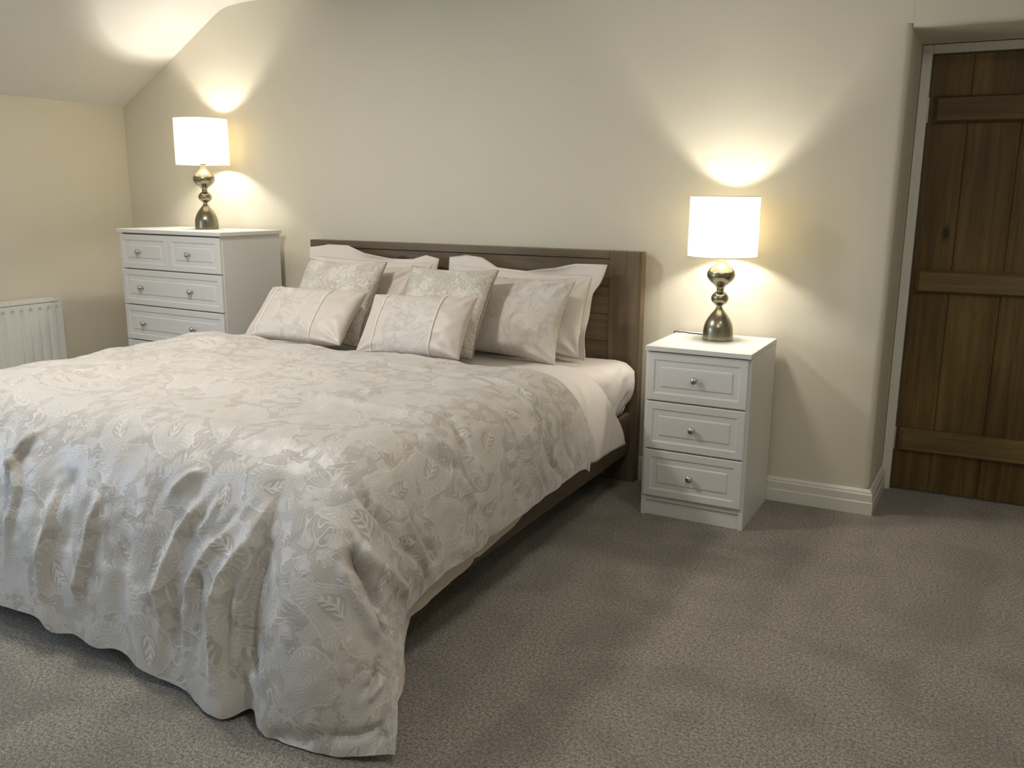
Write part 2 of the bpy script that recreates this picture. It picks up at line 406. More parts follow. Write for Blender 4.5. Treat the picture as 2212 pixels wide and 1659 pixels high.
# door frame (trim) and ledged plank door
bm = bmesh.new()
box(bm, 0.4705, 0.509, 0.375, 0.47, 0.0, 1.874, 0.003); box(bm, 1.283, 1.3215, 0.375, 0.47, 0.0, 1.874, 0.003)
box(bm, 0.509, 1.283, 0.375, 0.47, 1.840, 1.874, 0.003)
box(bm, 0.509, 0.522, 0.442, 0.47, 0.0, 1.84); box(bm, 0.522, 1.283, 0.442, 0.47, 1.827, 1.84)
struct(obj('trim_1', bm, MT['trim']))
bm = bmesh.new()
seams = [0.5115, 0.662, 0.853, 1.038, 1.160, 1.280]
for a, b in zip(seams, seams[1:]):
    box(bm, a+0.0004, b-0.0004, 0.400, 0.428, 0.008, 1.837, 0.0028, 2)
box(bm, 0.513, 1.279, 0.412, 0.430, 0.010, 1.835)
door = struct(obj('door_1', bm, MT['door']), 'dark oak ledged plank door set deep in the cream wall', 'door')
def ledge(z0, z1, x0):
    bm = bmesh.new()
    def P(x, y, z): return bm.verts.new((x, y, z))
    c = 0.016; y0, y1 = 0.3995, 0.370; x1 = 1.262
    a = [P(x0, y0, z0), P(x1, y0, z0), P(x1, y0, z1), P(x0, y0, z1)]
    m = [P(x0, y0-0.012, z0), P(x1, y0-0.012, z0), P(x1, y0-0.012, z1), P(x0, y0-0.012, z1)]
    t = [P(x0+c, y1, z0+c*0.6), P(x1-c, y1, z0+c*0.6), P(x1-c, y1, z1-c*0.6), P(x0+c, y1, z1-c*0.6)]
    for A, B in ((a, m), (m, t)):
        for i in range(4): bm.faces.new((A[i], A[(i+1) % 4], B[(i+1) % 4], B[i]))
    bm.faces.new(t); bm.faces.new(a[::-1])
    return obj('ledge', bm, MT['ledge'], door)
ledge(1.570, 1.676, 0.532); ledge(0.880, 0.976, 0.530); ledge(0.184, 0.286, 0.526)
def hinge(z):
    bm = bmesh.new()
    lathe(bm, [(0.0045, z-0.05), (0.0052, z-0.048), (0.0052, z+0.048), (0.0045, z+0.05)], 12, origin=(0.5095, 0.3925, 0))
    box(bm, 0.5055, 0.5090, 0.388, 0.3975, z-0.05, z+0.05)
    for k in (-0.03, 0.0, 0.03): lathe(bm, [(0.0055, z+k-0.0006), (0.0055, z+k+0.0006)], 12, origin=(0.5095, 0.3925, 0))
    h = obj('hinge', bm, MT['steel'], door, auto=True); h['label'] = 'steel butt hinge'
hinge(1.622); hinge(0.235)
# window in the left wall, nearer the camera
bm = bmesh.new(); xa, xb = XL-0.15, XL-0.10
for y0, y1, z0, z1 in ((wy0, wy0+0.05, wz0, wz1), (wy1-0.05, wy1, wz0, wz1), (wy0+0.05, wy1-0.05, wz0, wz0+0.05), (wy0+0.05, wy1-0.05, wz1-0.05, wz1), (-3.52, -3.48, wz0+0.05, wz1-0.05)):
    box(bm, xa, xb, y0, y1, z0, z1)
win = struct(obj('window_1', bm, MT['trim']))

# ------------------------------------------------------------------ radiator under the slope
rad = thing('radiator', 'white panel radiator on the left wall under the sloping ceiling', 'radiator', (XL, -0.60, 0))
bm = bmesh.new(); L = 1.20; z0, z1 = 0.13, 0.685; ny, nz = 240, 26
def rib(yy, zz):
    t = (yy % 0.0515)/0.0515; f = 0.5-0.5*math.cos(2*PI*t); f = max(0.0, f-0.55)/0.45; f = f*f*(3-2*f)
    e = max(0.0, min(1.0, (z1-0.022-zz)/0.014))*max(0.0, min(1.0, (zz-z0-0.022)/0.014))
    return -0.010*f*e
zs = [z0, z0+0.02, z0+0.026, z0+0.034] + [z0+0.04+(z1-z0-0.08)*i/14 for i in range(15)] + [z1-0.034, z1-0.03, z1-0.026, z1-0.022, z1-0.012, z1]
g = [[bm.verts.new((0.100+rib(0.01+L*i/ny, z), -L*i/ny, z)) for z in zs] for i in range(ny+1)]
bk = [[bm.verts.new((0.086, -L*i/ny, z)) for z in (z0, z1)] for i in (0, ny)]
for i in range(ny):
    for j in range(len(zs)-1): bm.faces.new((g[i][j], g[i+1][j], g[i+1][j+1], g[i][j+1]))
obj('front_panel', bm, MT['radiator'], rad, smooth=True)
bm = bmesh.new(); box(bm, 0.030, 0.040, -L, 0.0, z0, z1); obj('rear_panel', bm, MT['radiator'], rad)
bm = bmesh.new(); box(bm, 0.028, 0.103, -0.012, 0.012, z0+0.005, z1+0.004, 0.003); obj('side_cover', bm, MT['radiator'], rad)
bm = bmesh.new(); box(bm, 0.028, 0.103, -L-0.012, -L+0.012, z0+0.005, z1+0.004, 0.003); obj('side_cover', bm, MT['radiator'], rad)
bm = bmesh.new()
box(bm, 0.096, 0.103, -L-0.012, 0.012, z1+0.003, z1+0.020, 0.002); box(bm, 0.028, 0.035, -L-0.012, 0.012, z1+0.003, z1+0.020, 0.002)
for i in range(48): box(bm, 0.034, 0.097, -L+0.012+i*(L-0.02)/48, -L+0.012+i*(L-0.02)/48+0.012, z1+0.010, z1+0.016)
obj('top_grille', bm, MT['radiator'], rad)
for yy in (-0.25, -0.95):
    bm = bmesh.new(); box(bm, 0.0005, 0.030, yy-0.02, yy+0.02, 0.25, 0.6); obj('wall_bracket', bm, MT['radiator'], rad)

# ------------------------------------------------------------------ drawer furniture
def drawer_mesh(w, h):
    """routed drawer front, face towards -y, centred on x, z from 0"""
    bm = bmesh.new(); T = 0.018
    loops = [(0.0, 0.0), (0.0, T-0.004), (0.0012, T-0.0012), (0.004, T), (0.029, T), (0.0325, T-0.003), (0.036, T-0.0042), (0.051, T-0.0042), (0.0545, T-0.0048), (0.058, T-0.0012), (0.061, T-0.0005)]
    R = []
    for ins, d in loops:
        a, b = w/2-ins, h/2-ins
        R.append([bm.verts.new((x, -d, z+h/2)) for x, z in ((-a, -b), (a, -b), (a, b), (-a, b))])
    for A, B in zip(R, R[1:]):
        for i in range(4): bm.faces.new((A[i], A[(i+1) % 4], B[(i+1) % 4], B[i]))
    bm.faces.new(R[-1]); bm.faces.new(R[0][::-1])
    return bm
def knob_mesh():
    bm = bmesh.new()
    lathe(bm, [(0.0085, 0.0), (0.0088, 0.0022), (0.0062, 0.004), (0.0048, 0.007), (0.005, 0.010), (0.0085, 0.0125), (0.0122, 0.0155), (0.0140, 0.0190), (0.0138, 0.0220), (0.0115, 0.0255), (0.0070, 0.0278), (0.0022, 0.0286)], 28, axis='-y')
    return bm
def cabinet(root, W, D, Ht, over, rows, plinth, knobs2):
    """root at the front-right floor corner of the carcass; x in [-W,0], y in [0,D]"""
    body = bmesh.new(); t = 0.018; zt = Ht-0.020
    box(body, -W, -W+t, 0.0, D, 0.0, zt, 0.001); box(body, -t, 0.0, 0.0, D, 0.0, zt, 0.001)
    box(body, -W+t, -t, D-0.006, D-0.001, 0.0, zt); box(body, -W+t, -t, 0.004, D-0.006, plinth-0.02, plinth)
    obj('carcass', body, MT['white'], root)
    bm = bmesh.new(); box(bm, -W+t+0.0003, -t-0.0003, 0.012, 0.028, 0.0, plinth-0.021); obj('plinth', bm, MT['white'], root)
    bm = bmesh.new(); box(bm, -W-over, over, -0.021-over*0.4, D+0.004, zt+0.0003, Ht, 0.0025); obj('top_panel', bm, MT['white'], root)
    bm = bmesh.new(); box(bm, -W+t, -t, 0.010, 0.018, plinth, zt-0.002); obj('inner_front', bm, MT['gap'], root)
    for z0, z1, xs in rows:
        for xa, xb, ks in xs:
            w, h = xb-xa-0.003, z1-z0-0.005
            d = obj('drawer', drawer_mesh(w, h), MT['white'], root); d.location = ((xa+xb)/2, 0.008 if over == 0 else 0.0, z0+0.0025)
            for k in ks:
                kn = obj('knob', knob_mesh(), MT['nickel'], d, smooth=True); kn.location = (k-(xa+xb)/2, -0.0172, h/2)
                kn['label'] = 'round brushed nickel knob'

BX1, BYF = 0.0477, -0.4462
bed_cab = thing('bedside_cabinet', 'narrow white three-drawer bedside cabinet right of the bed under the lit lamp', 'bedside cabinet', (BX1, BYF+0.002, 0), -0.0106)
Wb = 0.4149
cabinet(bed_cab, Wb, 0.414, 0.70, 0.0, [(0.480, 0.678, [(-Wb+0.006, -0.010, [-0.2125])]), (0.282, 0.480, [(-Wb+0.006, -0.010, [-0.2125])]), (0.084, 0.282, [(-Wb+0.006, -0.010, [-0.2125])])], 0.084, False)
CHX, CHY, CHR, CHH = -2.5556, -0.0404, -0.0552, 1.077
cx_, cyy_ = CHX+0.4236*math.sin(CHR), CHY-0.4236*math.cos(CHR)
Wc = 0.778
chest = thing('chest_of_drawers', 'tall white chest of drawers in the left corner behind the bed', 'chest of drawers', (cx_-0.012*math.cos(CHR), cyy_+0.02, 0), CHR)
e = 0.002
cabinet(chest, Wc, 0.392, CHH, 0.013, [(0.866, 1.052, [(-Wc+e, -Wc/2, [-0.615]), (-Wc/2, -e, [-0.228])])] +
        [(a, a+0.1935, [(-Wc+e, -e, [-0.615, -0.228])]) for a in (0.6725, 0.479, 0.2855, 0.092)], 0.092, True)

# ------------------------------------------------------------------ lamps
def lamp(label, loc, cord):
    t = thing('table_lamp', label, 'table lamp', loc, 0.0, 'brass bobbin table lamps')
    P = [(0.0612, 0.001), (0.0616, 0.004), (0.0610, 0.020), (0.0586, 0.048), (0.0535, 0.066), (0.0455, 0.084), (0.0345, 0.101), (0.0225, 0.116), (0.0148, 0.126), (0.0115, 0.1335), (0.0125, 0.1385),
         (0.0215, 0.1455), (0.0305, 0.1545), (0.0348, 0.166), (0.0335, 0.177), (0.0255, 0.188), (0.0165, 0.195), (0.0142, 0.201), (0.0148, 0.209), (0.0205, 0.218), (0.0340, 0.229), (0.0478, 0.242), (0.0550, 0.256), (0.0557, 0.264), (0.0530, 0.276), (0.0445, 0.288), (0.0320, 0.300), (0.0220, 0.311), (0.0165, 0.321), (0.0135, 0.331), (0.0128, 0.336)]
    Q = crom([(r, h, 0) for r, h in P], 4)
    bm = bmesh.new(); lathe(bm, [(0.045, 0.001)] + [(max(q.x, 0.004), q.y) for q in Q], 64)
    b = obj('turned_base', bm, MT['brass'], t, smooth=True); b['label'] = 'turned antique brass lamp base'
    bm = bmesh.new(); lathe(bm, [(0.0125, 0.336), (0.0165, 0.340), (0.0165, 0.378), (0.013, 0.382)], 24); obj('bulb_holder', bm, MT['holder'], t, auto=True)
    # drum shade
    R0, R1, z0, z1, th = 0.1365, 0.1360, 0.337, 0.572, 0.0012
    bm = bmesh.new(); lathe(bm, [(R0, z0), (R1, z1)], 96, False, False)
    sh = obj('lamp_shade', bm, MT['shade'], t, smooth=True); sh['label'] = 'cream cloth drum shade, lit'
    for R, z in ((R1, z1), (R0, z0)):
        bm = bmesh.new(); tube(bm, [(R*math.cos(2*PI*k/96), R*math.sin(2*PI*k/96), z) for k in range(96)], 0.0014, 6, True)
        obj('shade_ring', bm, MT['steel'], t, smooth=True)
    bm = bmesh.new()
    for k in range(3):
        a = 2*PI*k/3+0.4; tube(bm, [(0.012*math.cos(a), 0.012*math.sin(a), 0.3805), (0.06*math.cos(a), 0.06*math.sin(a), 0.374), (R0*math.cos(a), R0*math.sin(a), z0+0.001)], 0.0013, 6)
    lathe(bm, [(0.0135, 0.3785), (0.018, 0.3785), (0.018, 0.3825), (0.0135, 0.3825)], 24, False, False)
    obj('shade_carrier', bm, MT['steel'], t, smooth=True)
    bm = bmesh.new(); lathe(bm, [(0.010, 0.382), (0.014, 0.395), (0.026, 0.425), (0.030, 0.445), (0.026, 0.465), (0.014, 0.476), (0.003, 0.479)], 24)
    obj('bulb', bm, MT['bulb'], t, smooth=True)
    d = bpy.data.lights.new('bulb_light', 'POINT'); d.energy = LAMP_POWER; d.color = (1.0, 0.945, 0.84); d.shadow_soft_size = 0.034
    lo = bpy.data.objects.new('bulb_light', d); COL.objects.link(lo); lo.parent = t; lo.location = (0, 0, 0.438)
    bm = bmesh.new(); tube(bm, crom(cord, 8), 0.0026, 8); obj('power_cord', bm, MT['cord'], t, smooth=True)
    return t
L1 = (-0.157, -0.175, 0.7006)
lamp('lit brass table lamp with cream drum shade on the white bedside cabinet', L1,
     [(-0.050, 0.03, 0.006), (-0.085, 0.045, 0.0085), (-0.125, 0.050, 0.0085), (-0.165, 0.075, 0.007), (-0.192, 0.092, 0.0035), (-0.208, 0.100, 0.0035), (-0.2165, 0.108, -0.010), (-0.2175, 0.120, -0.080)])
L2 = (-2.962, -0.180, CHH+0.0006)
lamp('lit brass table lamp with cream drum shade on the tall chest of drawers', L2,
     [(-0.045, 0.03, 0.006), (-0.07, 0.05, 0.0085), (-0.10, 0.080, 0.008), (-0.115, 0.11, 0.0045), (-0.12, 0.128, 0.003)])

# ------------------------------------------------------------------ bed frame
bed = thing('bed', 'dark wooden bed frame with plank headboard under the pale bedding', 'bed', (-1.43, -0.085, 0))
def W2(o, x0, x1, y0, y1, z0, z1): return (x0+1.43, x1+1.43, y0+0.085, y1+0.085, z0, z1)
HX0, HX1, HYF, HYB, HH = -2.338, -0.5245, -0.082, -0.0255, 1.035
for a, b in ((HX0, HX0+0.136), (HX1-0.148, HX1)):
    bm = bmesh.new(); box(bm, *W2(0, a, b, HYF, HYB, 0.0, HH), 0.003); obj('headboard_post', bm, MT['head_v'], bed)
bm = bmesh.new(); box(bm, *W2(0, HX0+0.1363, HX1-0.1483, HYF, HYB, HH-0.034, HH), 0.0025); obj('top_rail', bm, MT['head_h'], bed)
bm = bmesh.new(); zz = HH-0.0345
for k in range(5):
    h = 0.122; box(bm, *W2(0, HX0+0.1363, HX1-0.1483, HYF+0.008, HYB-0.004, zz-h+0.0006, zz-0.0006), 0.0022); zz -= h
obj('headboard_panel', bm, MT['head_h'], bed)
for x0, x1 in ((-0.580, -0.553), (-2.307, -2.280)):
    bm = bmesh.new(); box(bm, *W2(0, x0, x1, -2.085, HYF-0.0005, 0.138, 0.322), 0.004); obj('side_rail', bm, MT['rail'], bed)
bm = bmesh.new(); box(bm, *W2(0, -2.307, -0.553, -2.115, -2.0855, 0.138, 0.322), 0.004); obj('foot_rail', bm, MT['head_h'], bed)
for x0 in (-0.643, -2.287):
    bm = bmesh.new(); box(bm, *W2(0, x0, x0+0.07, -2.085+0.002, -2.018, 0.0, 0.137), 0.003); obj('leg', bm, MT['rail'], bed)
bm = bmesh.new()
for k in range(16): box(bm, *W2(0, -2.279, -0.581, -0.16-k*0.121-0.07, -0.16-k*0.121, 0.300, 0.3215))
obj('slat_base', bm, MT['rail'], bed)

# ------------------------------------------------------------------ numpy cloth surfaces
#<<CLOTH
def smooth01(t): t = np.clip(t, 0, 1); return t*t*(3-2*t)
def interp(tab, v):
    tab = np.array(sorted(tab)); return np.stack([np.interp(v, tab[:, 0], tab[:, i]) for i in range(1, tab.shape[1])], -1)
def spl(tab, v):
    """smooth (monotone-ish cubic) interpolation of table rows (key, a, b, ...)"""
    tab = np.array(sorted(tab)); k = tab[:, 0]; out = []
    i = np.clip(np.searchsorted(k, v)-1, 0, len(k)-2); h = k[i+1]-k[i]; t = np.clip((v-k[i])/h, 0, 1)
    for c in range(1, tab.shape[1]):
        y = tab[:, c]; m = np.gradient(y, k)
        out.append((2*t**3-3*t**2+1)*y[i]+(t**3-2*t**2+t)*h*m[i]+(-2*t**3+3*t**2)*y[i+1]+(t**3-t**2)*h*m[i+1])
    return np.stack(out, -1)
def bez(P0, P1, P2, P3, t):
    t = t[..., None]; return (1-t)**3*P0+3*(1-t)**2*t*P1+3*(1-t)*t*t*P2+t**3*P3
def vnoise(x, y, seed=0):
    """smooth value noise"""
    rs = np.random.RandomState(seed); T = rs.rand(64, 64)*2-1
    xi = np.floor(x).astype(int); yi = np.floor(y).astype(int); fx = smooth01(x-xi); fy = smooth01(y-yi)
    g = lambda a, b: T[a % 64, b % 64]
    return (g(xi, yi)*(1-fx)+g(xi+1, yi)*fx)*(1-fy)+(g(xi, yi+1)*(1-fx)+g(xi+1, yi+1)*fx)*fy
def grid_normals(P):
    du = np.gradient(P, axis=0); dv = np.gradient(P, axis=1); n = np.cross(du, dv)
    return n/np.maximum(np.linalg.norm(n, axis=-1, keepdims=True), 1e-12)
XS, YS, YH = -0.70, -1.93, -0.825            # where right side and foot start to roll over; head edge
XLS = -2.22
ZT = 0.638
# side hem: y -> (x, z)
SIDE = [(-0.80, -0.440, 0.293), (-0.95, -0.438, 0.302), (-1.16, -0.436, 0.298), (-1.35, -0.436, 0.297), (-1.57, -0.438, 0.287), (-1.73, -0.440, 0.276), (-1.86, -0.444, 0.272), (-1.93, -0.452, 0.245)]
# foot hem: x -> (y, z)
FOOT = [(-2.5, -2.285, 0.10), (-2.22, -2.285, 0.090), (-1.95, -2.285, 0.082), (-1.709, -2.285, 0.074), (-1.608, -2.285, 0.077), (-1.525, -2.282, 0.072), (-1.495, -2.288, 0.056), (-1.387, -2.285, 0.058), (-1.292, -2.288, 0.043),
        (-1.235, -2.282, 0.054), (-1.125, -2.285, 0.035), (-0.995, -2.285, 0.018), (-0.889, -2.316, 0.010), (-0.816, -2.330, 0.010), (-0.776, -2.322, 0.010), (-0.745, -2.285, 0.022), (-0.705, -2.300, 0.040)]
TIP = np.array([-0.312, -2.275, 0.030])
def duvet_grid(inset=0.0, side=SIDE, foot=FOOT, tip=TIP, nl=22, nx=150, nr=70, ny=120, nf=90, strokes=(), detail=True, hfrom=None):
    s_l = np.linspace(1, 0, nl, endpoint=False); s_t = np.linspace(XLS, XS, nx); s_r = np.linspace(0, 1, nr+1)[1:]
    t_t = np.linspace(YH, YS, ny); t_f = np.linspace(0, 1, nf+1)[1:]
    def top(x, y):
        z = ZT + 0.014*np.sin((x+2.2)*2.0)*np.cos((y+1.0)*1.6) + 0.008*vnoise(x*4+3, y*4, 5) + 0.026*smooth01((-1.75-x)/0.40) - inset
        return np.stack(np.broadcast_arrays(x, y, z), -1)
    def sideprof(y, t):
        """right side roll at station y"""
        hx, hz = np.moveaxis(spl(side, y), -1, 0); P0 = top(np.full_like(y, XS), y)
        P1 = np.stack([np.full_like(y, -0.515-inset*0.4), y, P0[..., 2]+0.012], -1)
        P2 = np.stack([hx+0.022, y, np.full_like(y, 0.515)], -1)
        P3 = np.stack([hx, y, hz], -1); return bez(P0, P1, P2, P3, t)
    def footprof(x, t):
        hy, hz = np.moveaxis(spl(foot, x), -1, 0); P0 = top(x, np.full_like(x, YS))
        P1 = np.stack([x, np.full_like(x, -2.125+inset*0.6), P0[..., 2]+0.016], -1)
        P2 = np.stack([x, hy+0.035, np.full_like(x, 0.42)], -1)
        P3 = np.stack([x, hy, hz], -1); return bez(P0, P1, P2, P3, t)
    NX, NY = nl+nx+nr, ny+nf
    P = np.zeros((NX, NY, 3)); UV = np.zeros((NX, NY, 2))
    X2, Y2 = np.meshgrid(s_t, t_t, indexing='ij')
    P[nl:nl+nx, :ny] = top(X2, Y2); UV[nl:nl+nx, :ny, 0] = X2; UV[nl:nl+nx, :ny, 1] = Y2
    Yr, Tr = np.meshgrid(t_t, s_r, indexing='ij'); P[nl+nx:, :ny] = np.swapaxes(sideprof(Yr, Tr), 0, 1)
    Xf, Tf = np.meshgrid(s_t, t_f, indexing='ij'); P[nl:nl+nx, ny:] = footprof(Xf, Tf)
    # left overhang, hidden side: simple roll
    Yl, Tl = np.meshgrid(t_t, s_l, indexing='ij')
    P0 = top(np.full_like(Yl, XLS), Yl)
    def leftroll(P0, Yv, T): 
        P1 = P0+np.array([-0.13, 0, 0.012]); P2 = np.stack([np.full_like(Yv, -2.425), Yv, np.full_like(Yv, 0.5)], -1); P3 = np.stack([np.full_like(Yv, -2.42), Yv, np.full_like(Yv, 0.29)], -1)
        return bez(P0, P1, P2, P3, T)
    P[:nl, :ny] = np.swapaxes(leftroll(P0, Yl, Tl), 0, 1)
    # left foot corner: shrink foot profile round the corner
    for i, t in enumerate(s_l):
        base = footprof(np.full(nf, XLS), t_f)
        edge = leftroll(top(np.array([XLS]), np.array([YS])), np.array([YS]), np.array([t]))[0]
        d = edge-base[0]*0-top(np.array([XLS]), np.array([YS]))[0]
        q = base + np.array([d[0], 0, 0]); q[:, 2] = np.minimum(q[:, 2], base[:, 2]+d[2]*(1-t_f)); P[i, ny:] = q
    # right foot corner: Coons patch out to the hanging corner tip
    C0 = top(np.array([XS]), np.array([YS]))[0]
    sa = sideprof(np.full(nr, YS), s_r)               # b = 0
    fb = footprof(np.full(nf, XS), t_f)               # a = 0
    Hs, Hf = sa[-1], fb[-1]
    ea = bez(Hf, np.array([-0.63, -2.375+inset, -0.035]), np.array([-0.43, -2.30+inset*0.8, 0.006+inset*0.3]), tip, s_r)    # foot hem to tip
    eb = bez(Hs, np.array([-0.490, -2.02, 0.205]), np.array([-0.335, -2.165, 0.300]), tip, t_f) if inset == 0 else bez(Hs, np.array([-0.470, -2.03, 0.150]), np.array([-0.375, -2.10, 0.085]), tip, t_f)   # side hem to tip
    a = s_r[:, None, None]; b = t_f[None, :, None]
    co = (1-b)*sa[:, None] + b*ea[:, None] + (1-a)*fb[None] + a*eb[None] - ((1-a)*(1-b)*C0 + a*(1-b)*Hs + (1-a)*b*Hf + a*b*tip)
    # hold the crown of the corner out and up so it reads as a full shoulder
    bulge = np.sin(np.pi*np.clip(a, 0, 1))*np.sin(np.pi*np.clip(b, 0, 1))
    co = co + bulge*(np.array([0.060, -0.045, 0.055]) - inset*np.array([0.7, -0.6, 0.3]))
    P[nl+nx:, ny:] = co
    # cloth coordinates: arc lengths
    L = np.linalg.norm(np.diff(P[nl+nx-1:, :ny], axis=0), axis=-1).cumsum(0)
    UV[nl+nx:, :ny, 0] = XS + L; UV[nl+nx:, :ny, 1] = t_t[None]
    L = np.linalg.norm(np.diff(P[nl:nl+nx, ny-1:], axis=1), axis=-1).cumsum(1)
    UV[nl:nl+nx, ny:, 1] = YS - L; UV[nl:nl+nx, ny:, 0] = s_t[:, None]
    UV[nl+nx:, ny:, 0] = UV[nl+nx:, ny-1, 0][:, None]; UV[nl+nx:, ny:, 1] = UV[nl+nx-1, ny:, 1][None]
    UV[:nl, :, 0] = (XLS - s_l*0.45)[:, None]; UV[:nl, :ny, 1] = t_t[None]; UV[:nl, ny:, 1] = UV[nl, ny:, 1][None]
    if detail:
        N = grid_normals(P); N *= np.sign((N*np.array([0, 0, 1.0])).sum(-1).mean())
        A_ = UV if hfrom is None else hfrom
        u, v = A_[..., 0], A_[..., 1]
        h = 0.006*vnoise(u*7, v*7, 1)+0.0035*vnoise(u*15+4, v*15, 2)+0.0018*vnoise(u*34, v*30, 3)
        fo = smooth01((-v-2.02)/0.25)                                     # foot drop: upright soft gathers
        sl = u + 0.25*(v+2.1)
        h = h + fo*(0.010*vnoise(sl*9.0, v*1.1, 11)+0.005*vnoise(sl*19, v*1.6, 12))
        so = smooth01((u+0.66)/0.2)*(1-fo)
        st = v + 0.28*(u+0.6)
        h = h + so*(0.006*vnoise(st*9, u*1.1, 13)+0.0035*vnoise(st*20, u*2, 14))
        for pts, wdt, amp in strokes:
            pts = np.array(pts); best = np.full(u.shape, 1e9); tt = np.zeros(u.shape); tot = max(len(pts)-1, 1)
            for k in range(len(pts)-1):
                A, B = pts[k], pts[k+1]; d = B-A; L2_ = max((d*d).sum(), 1e-9)
                w = np.clip(((u-A[0])*d[0]+(v-A[1])*d[1])/L2_, 0, 1)
                dd = np.hypot(u-A[0]-w*d[0], v-A[1]-w*d[1]); m = dd < best
                best = np.where(m, dd, best); tt = np.where(m, (k+w)/tot, tt)
            env = np.clip(np.sin(np.pi*np.clip(tt, 0.02, 0.98))*1.6, 0.25, 1)
            h = h + 1.15*amp*env*np.exp(-(best/(0.85*wdt))**2)
        # rounded head edge and hems
        he = np.clip((-v+YH)*-1, -1, 0)
        h = h*smooth01((YH-v)/0.03+0.3)
        if hfrom is not None: h = np.minimum(h, 0) + 0.6*np.maximum(h, 0)
        P = P + N*h[..., None]
        dn = 1-smooth01((YH-v)/0.05); P[..., 2] -= dn*(0.020 if hfrom is None else -0.004)
    P[..., 2] = np.maximum(P[..., 2], 0.006)
    return P, UV
